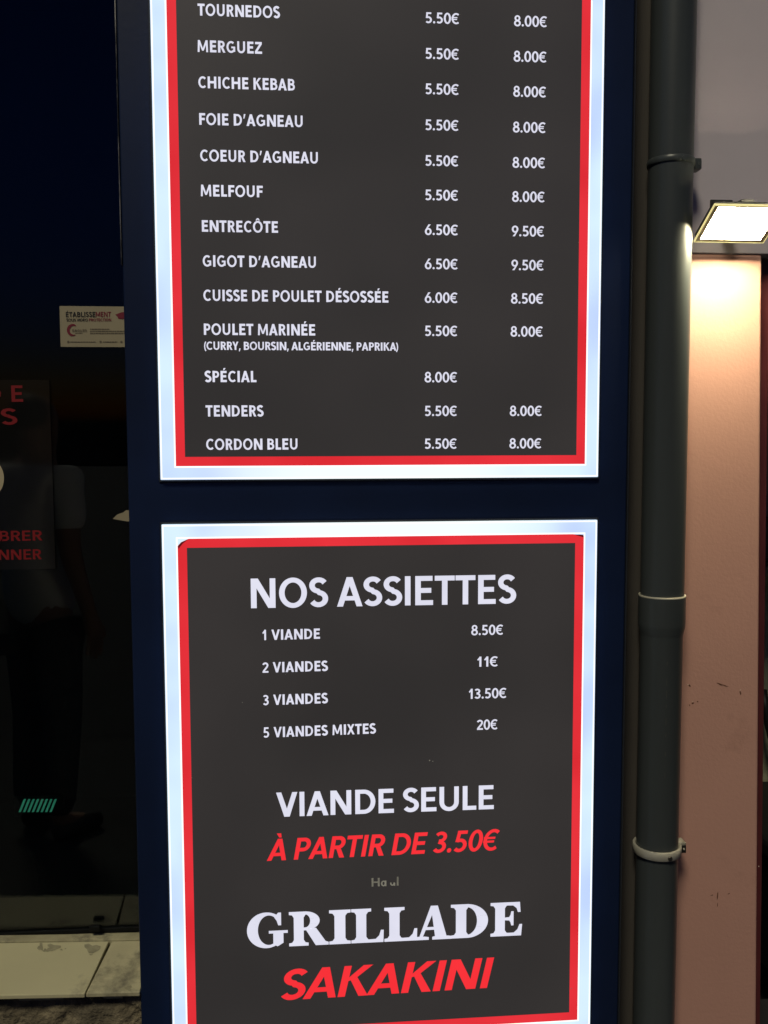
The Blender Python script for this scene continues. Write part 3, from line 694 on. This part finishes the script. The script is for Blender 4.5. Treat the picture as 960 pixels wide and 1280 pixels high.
for x0_, x1_, yy, th in ((94,103,416.3,.45),(112.5,137,411.4,.55),(112.5,157,414,.55),(112.5,160,416.6,.6),(88,119.5,427.4,.55),(129,147,427.4,.7)):
    x = x0_
    while x < x1_:
        w = min(random.uniform(1.4, 4.5), x1_-x); q = [at(x, yy+th, IY), at(x+w, yy+th, IY), at(x+w, yy-th, IY), at(x, yy-th, IY)]
        b.face([tuple(p) for p in q]); x += w+.5
for x, yy in ((85.4,427.3),(125.7,427.3),(151.7,427.3)):
    b.face([tuple(at(x+1.5*math.cos(R(w)), yy-1.5*math.sin(R(w)), IY)) for w in range(0, 360, 30)])
b.build('small_print', M['ink_grey'], t)
b = MB(); b.face([tuple(at(x, y, IY)) for x, y in ((144,393.2),(152.5,390.2),(164,389.6),(163,395.5),(157,398.6),(148,398.4),(146.8,395.8))][::-1])
b.build('camera_icon', M['ink_red'], t)
# poster behind the glass
PY = GLASS-.0030
p0, p1 = at(69.5, 711, PY), at(63.5, 475, PY)
t = thing('poster', (p0.x-.2, PY, p0.z), 'black poster with red capitals and a buff disc in window', 'poster')
b = MB(); b.prism([(p0.x-.42, p0.z), (p0.x, p0.z), (p0.x-.001, p1.z), (p0.x-.42, p1.z)], PY, PY+.002); b.build('sheet', M['poster_black'], t)
QY = PY-.0006
gline(t, 'lettering', 'D', (-18,502.3), (1.4,502.2), 20.5, QY, 'poster_red')
gline(t, 'lettering', 'E', (14.6,502.3), (29,502.2), 20.5, QY, 'poster_red')
gline(t, 'lettering', 'S', (1.3,531), (21.2,531), 20.5, QY, 'poster_red')
gline(t, 'lettering', 'BRER', (-.5,676.5), (53.3,675.5), 12.8, QY, 'poster_red')
gline(t, 'lettering', 'NNER', (-1.5,700), (52.3,699), 12.8, QY, 'poster_red')
b = MB(); b.face([tuple(at(-24+29*math.cos(R(w)), 598-29*math.sin(R(w)), QY)) for w in range(0, 360, 6)]); b.build('disc', M['poster_buff'], t)
# torn scrap
b = MB(); pts = [(141,648.6),(146.5,643.2),(150,641.8),(154,640.6),(157.5,637.8),(166,638),(166,652),(158,651.6)]
b.prism([(at(x, y, GY).x, at(x, y, GY).z) for x, y in pts[::-1]], GY, GY+.0008)
tag(b.build('torn_sticker', M['paper']), 'small torn buff scrap on the glass at the pillar’s edge', 'sticker')
# glowing bars added behind the glass, imitating a green sign's reflection
LYI = GLASS+.30
t0 = at(47, 1018, LYI)
t = thing('reflected_sign', (t0.x, LYI, t0.z), 'row of slanted green bars added as a sign reflection low in dark window', 'lamp')
for k in range(8):
    x = 25 + k*5.5
    b = MB(); q = [(x-1.4, 1014.5), (x+1.2, 1014.5), (x+7.5, 999), (x+4.9, 999)]
    b.prism([(at(u, v, LYI).x, at(u, v, LYI).z) for u, v in q], LYI, LYI+.004); b.build('reflected_bar', M['green_reflection'], t)
b = MB(); q0, q1 = at(18, 1020, LYI+.006), at(80, 994, LYI+.006); b.box(q0.x, q1.x, LYI+.006, LYI+.012, q0.z, q1.z); b.build('backplate', M['frame_black'], t)


# ------------------------------------------------------------------ passer-by behind the viewer, seen only as a reflection in the glass
def skin(name, pts, edges, m, parent, sub=2, root=0):
    """pts: (x, y, z, radius); one continuous skinned surface"""
    me = bpy.data.meshes.new(name); me.from_pydata([p[:3] for p in pts], edges, [])
    o = bpy.data.objects.new(name, me); COL.objects.link(o)
    o.modifiers.new('skin', 'SKIN'); 
    for k, p in enumerate(pts):
        sv = me.skin_vertices[0].data[k]; r_ = p[3]; sv.radius = r_ if isinstance(r_, tuple) else (r_, r_); sv.use_root = (k == root)
    mo = o.modifiers.new('sub', 'SUBSURF'); mo.levels = sub; mo.render_levels = sub
    dg = bpy.context.evaluated_depsgraph_get(); dg.update()
    me2 = bpy.data.meshes.new_from_object(o.evaluated_get(dg)); o.modifiers.clear(); o.data = me2
    for f in me2.polygons: f.use_smooth = True
    me2.materials.clear(); me2.materials.append(m); o.parent = parent
    return o
yr = -1.48; v = at(46, 592, 2*GLASS-yr)
pr = thing('person', (v.x, yr, G0), 'passer-by in pale shirt mirrored faintly in the dark shop window', 'person')
pr.rotation_euler = (0, 0, R(42))
kz = (v.z-G0)/1.42
body = [(0,0,.93,(.15,.11)),(0,.01,1.10,(.13,.09)),(0,0,1.30,(.15,.10)),(0,.01,1.41,(.09,.07)),(0,.0,1.48,.052),(0,-.01,1.56,(.072,.085)),(0,-.012,1.66,(.072,.088)),(0,0,1.72,.04),
        (-.17,0,1.395,.058),(-.23,.02,1.13,.043),(-.22,-.06,.90,.030),(-.22,-.08,.83,.034),
        (.17,0,1.395,.058),(.23,.02,1.13,.043),(.22,-.06,.90,.030),(.22,-.08,.83,.034),
        (-.09,0,.86,.085),(-.10,-.01,.48,.058),(-.10,.02,.08,.040),(-.11,-.13,.035,.030),
        (.09,0,.86,.085),(.10,-.01,.48,.058),(.10,.02,.08,.040),(.11,-.13,.035,.030)]
ed = [(0,1),(1,2),(2,3),(3,4),(4,5),(5,6),(6,7),(3,8),(8,9),(9,10),(10,11),(3,12),(12,13),(13,14),(14,15),(0,16),(16,17),(17,18),(18,19),(0,20),(20,21),(21,22),(22,23)]
for hnd in (11, 15):
    hx, hy, hz_ = body[hnd][:3]; sg = -1 if hx < 0 else 1
    for f, (dy, ln) in enumerate(((-.030,.065),(-.010,.078),(.010,.072),(.028,.055))):
        a = len(body); body += [(hx, hy+dy, hz_-.045, .0095), (hx-sg*.012, hy+dy-.004, hz_-.045-ln, .0075)]; ed += [(hnd, a), (a, a+1)]
    a = len(body); body += [(hx-sg*.01, hy-.045, hz_+.0, .011), (hx-sg*.02, hy-.06, hz_-.045, .009)]; ed += [(hnd, a), (a, a+1)]
sc_ = lambda L_: [(x*kz, y*kz, z*kz, tuple(q*kz for q in r_) if isinstance(r_, tuple) else r_*kz) for x, y, z, r_ in L_]
skin('body', sc_(body), ed, M['skin'], pr)
shirt = [(0,0,.80,(.20,.15)),(0,.01,1.10,(.165,.12)),(0,0,1.30,(.18,.13)),(0,.01,1.405,(.12,.09)),(0,.005,1.445,.075),(-.175,0,1.40,.078),(-.225,.015,1.20,.068),(.175,0,1.40,.078),(.225,.015,1.20,.068)]
skin('shirt', sc_(shirt), [(0,1),(1,2),(2,3),(3,4),(3,5),(5,6),(3,7),(7,8)], M['shirt'], pr)
trs = [(0,0,.95,(.185,.135)),(-.095,0,.84,.105),(-.105,-.01,.48,.078),(-.105,.02,.09,.062),(.095,0,.84,.105),(.105,-.01,.48,.078),(.105,.02,.09,.062)]
skin('trousers', sc_(trs), [(0,1),(1,2),(2,3),(0,4),(4,5),(5,6)], M['trousers'], pr)
for sg in (-1, 1):
    skin('shoe', sc_([(sg*.10,.05,.045,.045),(sg*.105,-.06,.042,.046),(sg*.115,-.17,.034,.036)]), [(0,1),(1,2)], M['shoe'], pr)
skin('hair', sc_([(0,.03,1.57,(.075,.06)),(0,.022,1.66,(.088,.085)),(0,.005,1.725,(.06,.06))]), [(0,1),(1,2)], M['hair'], pr)
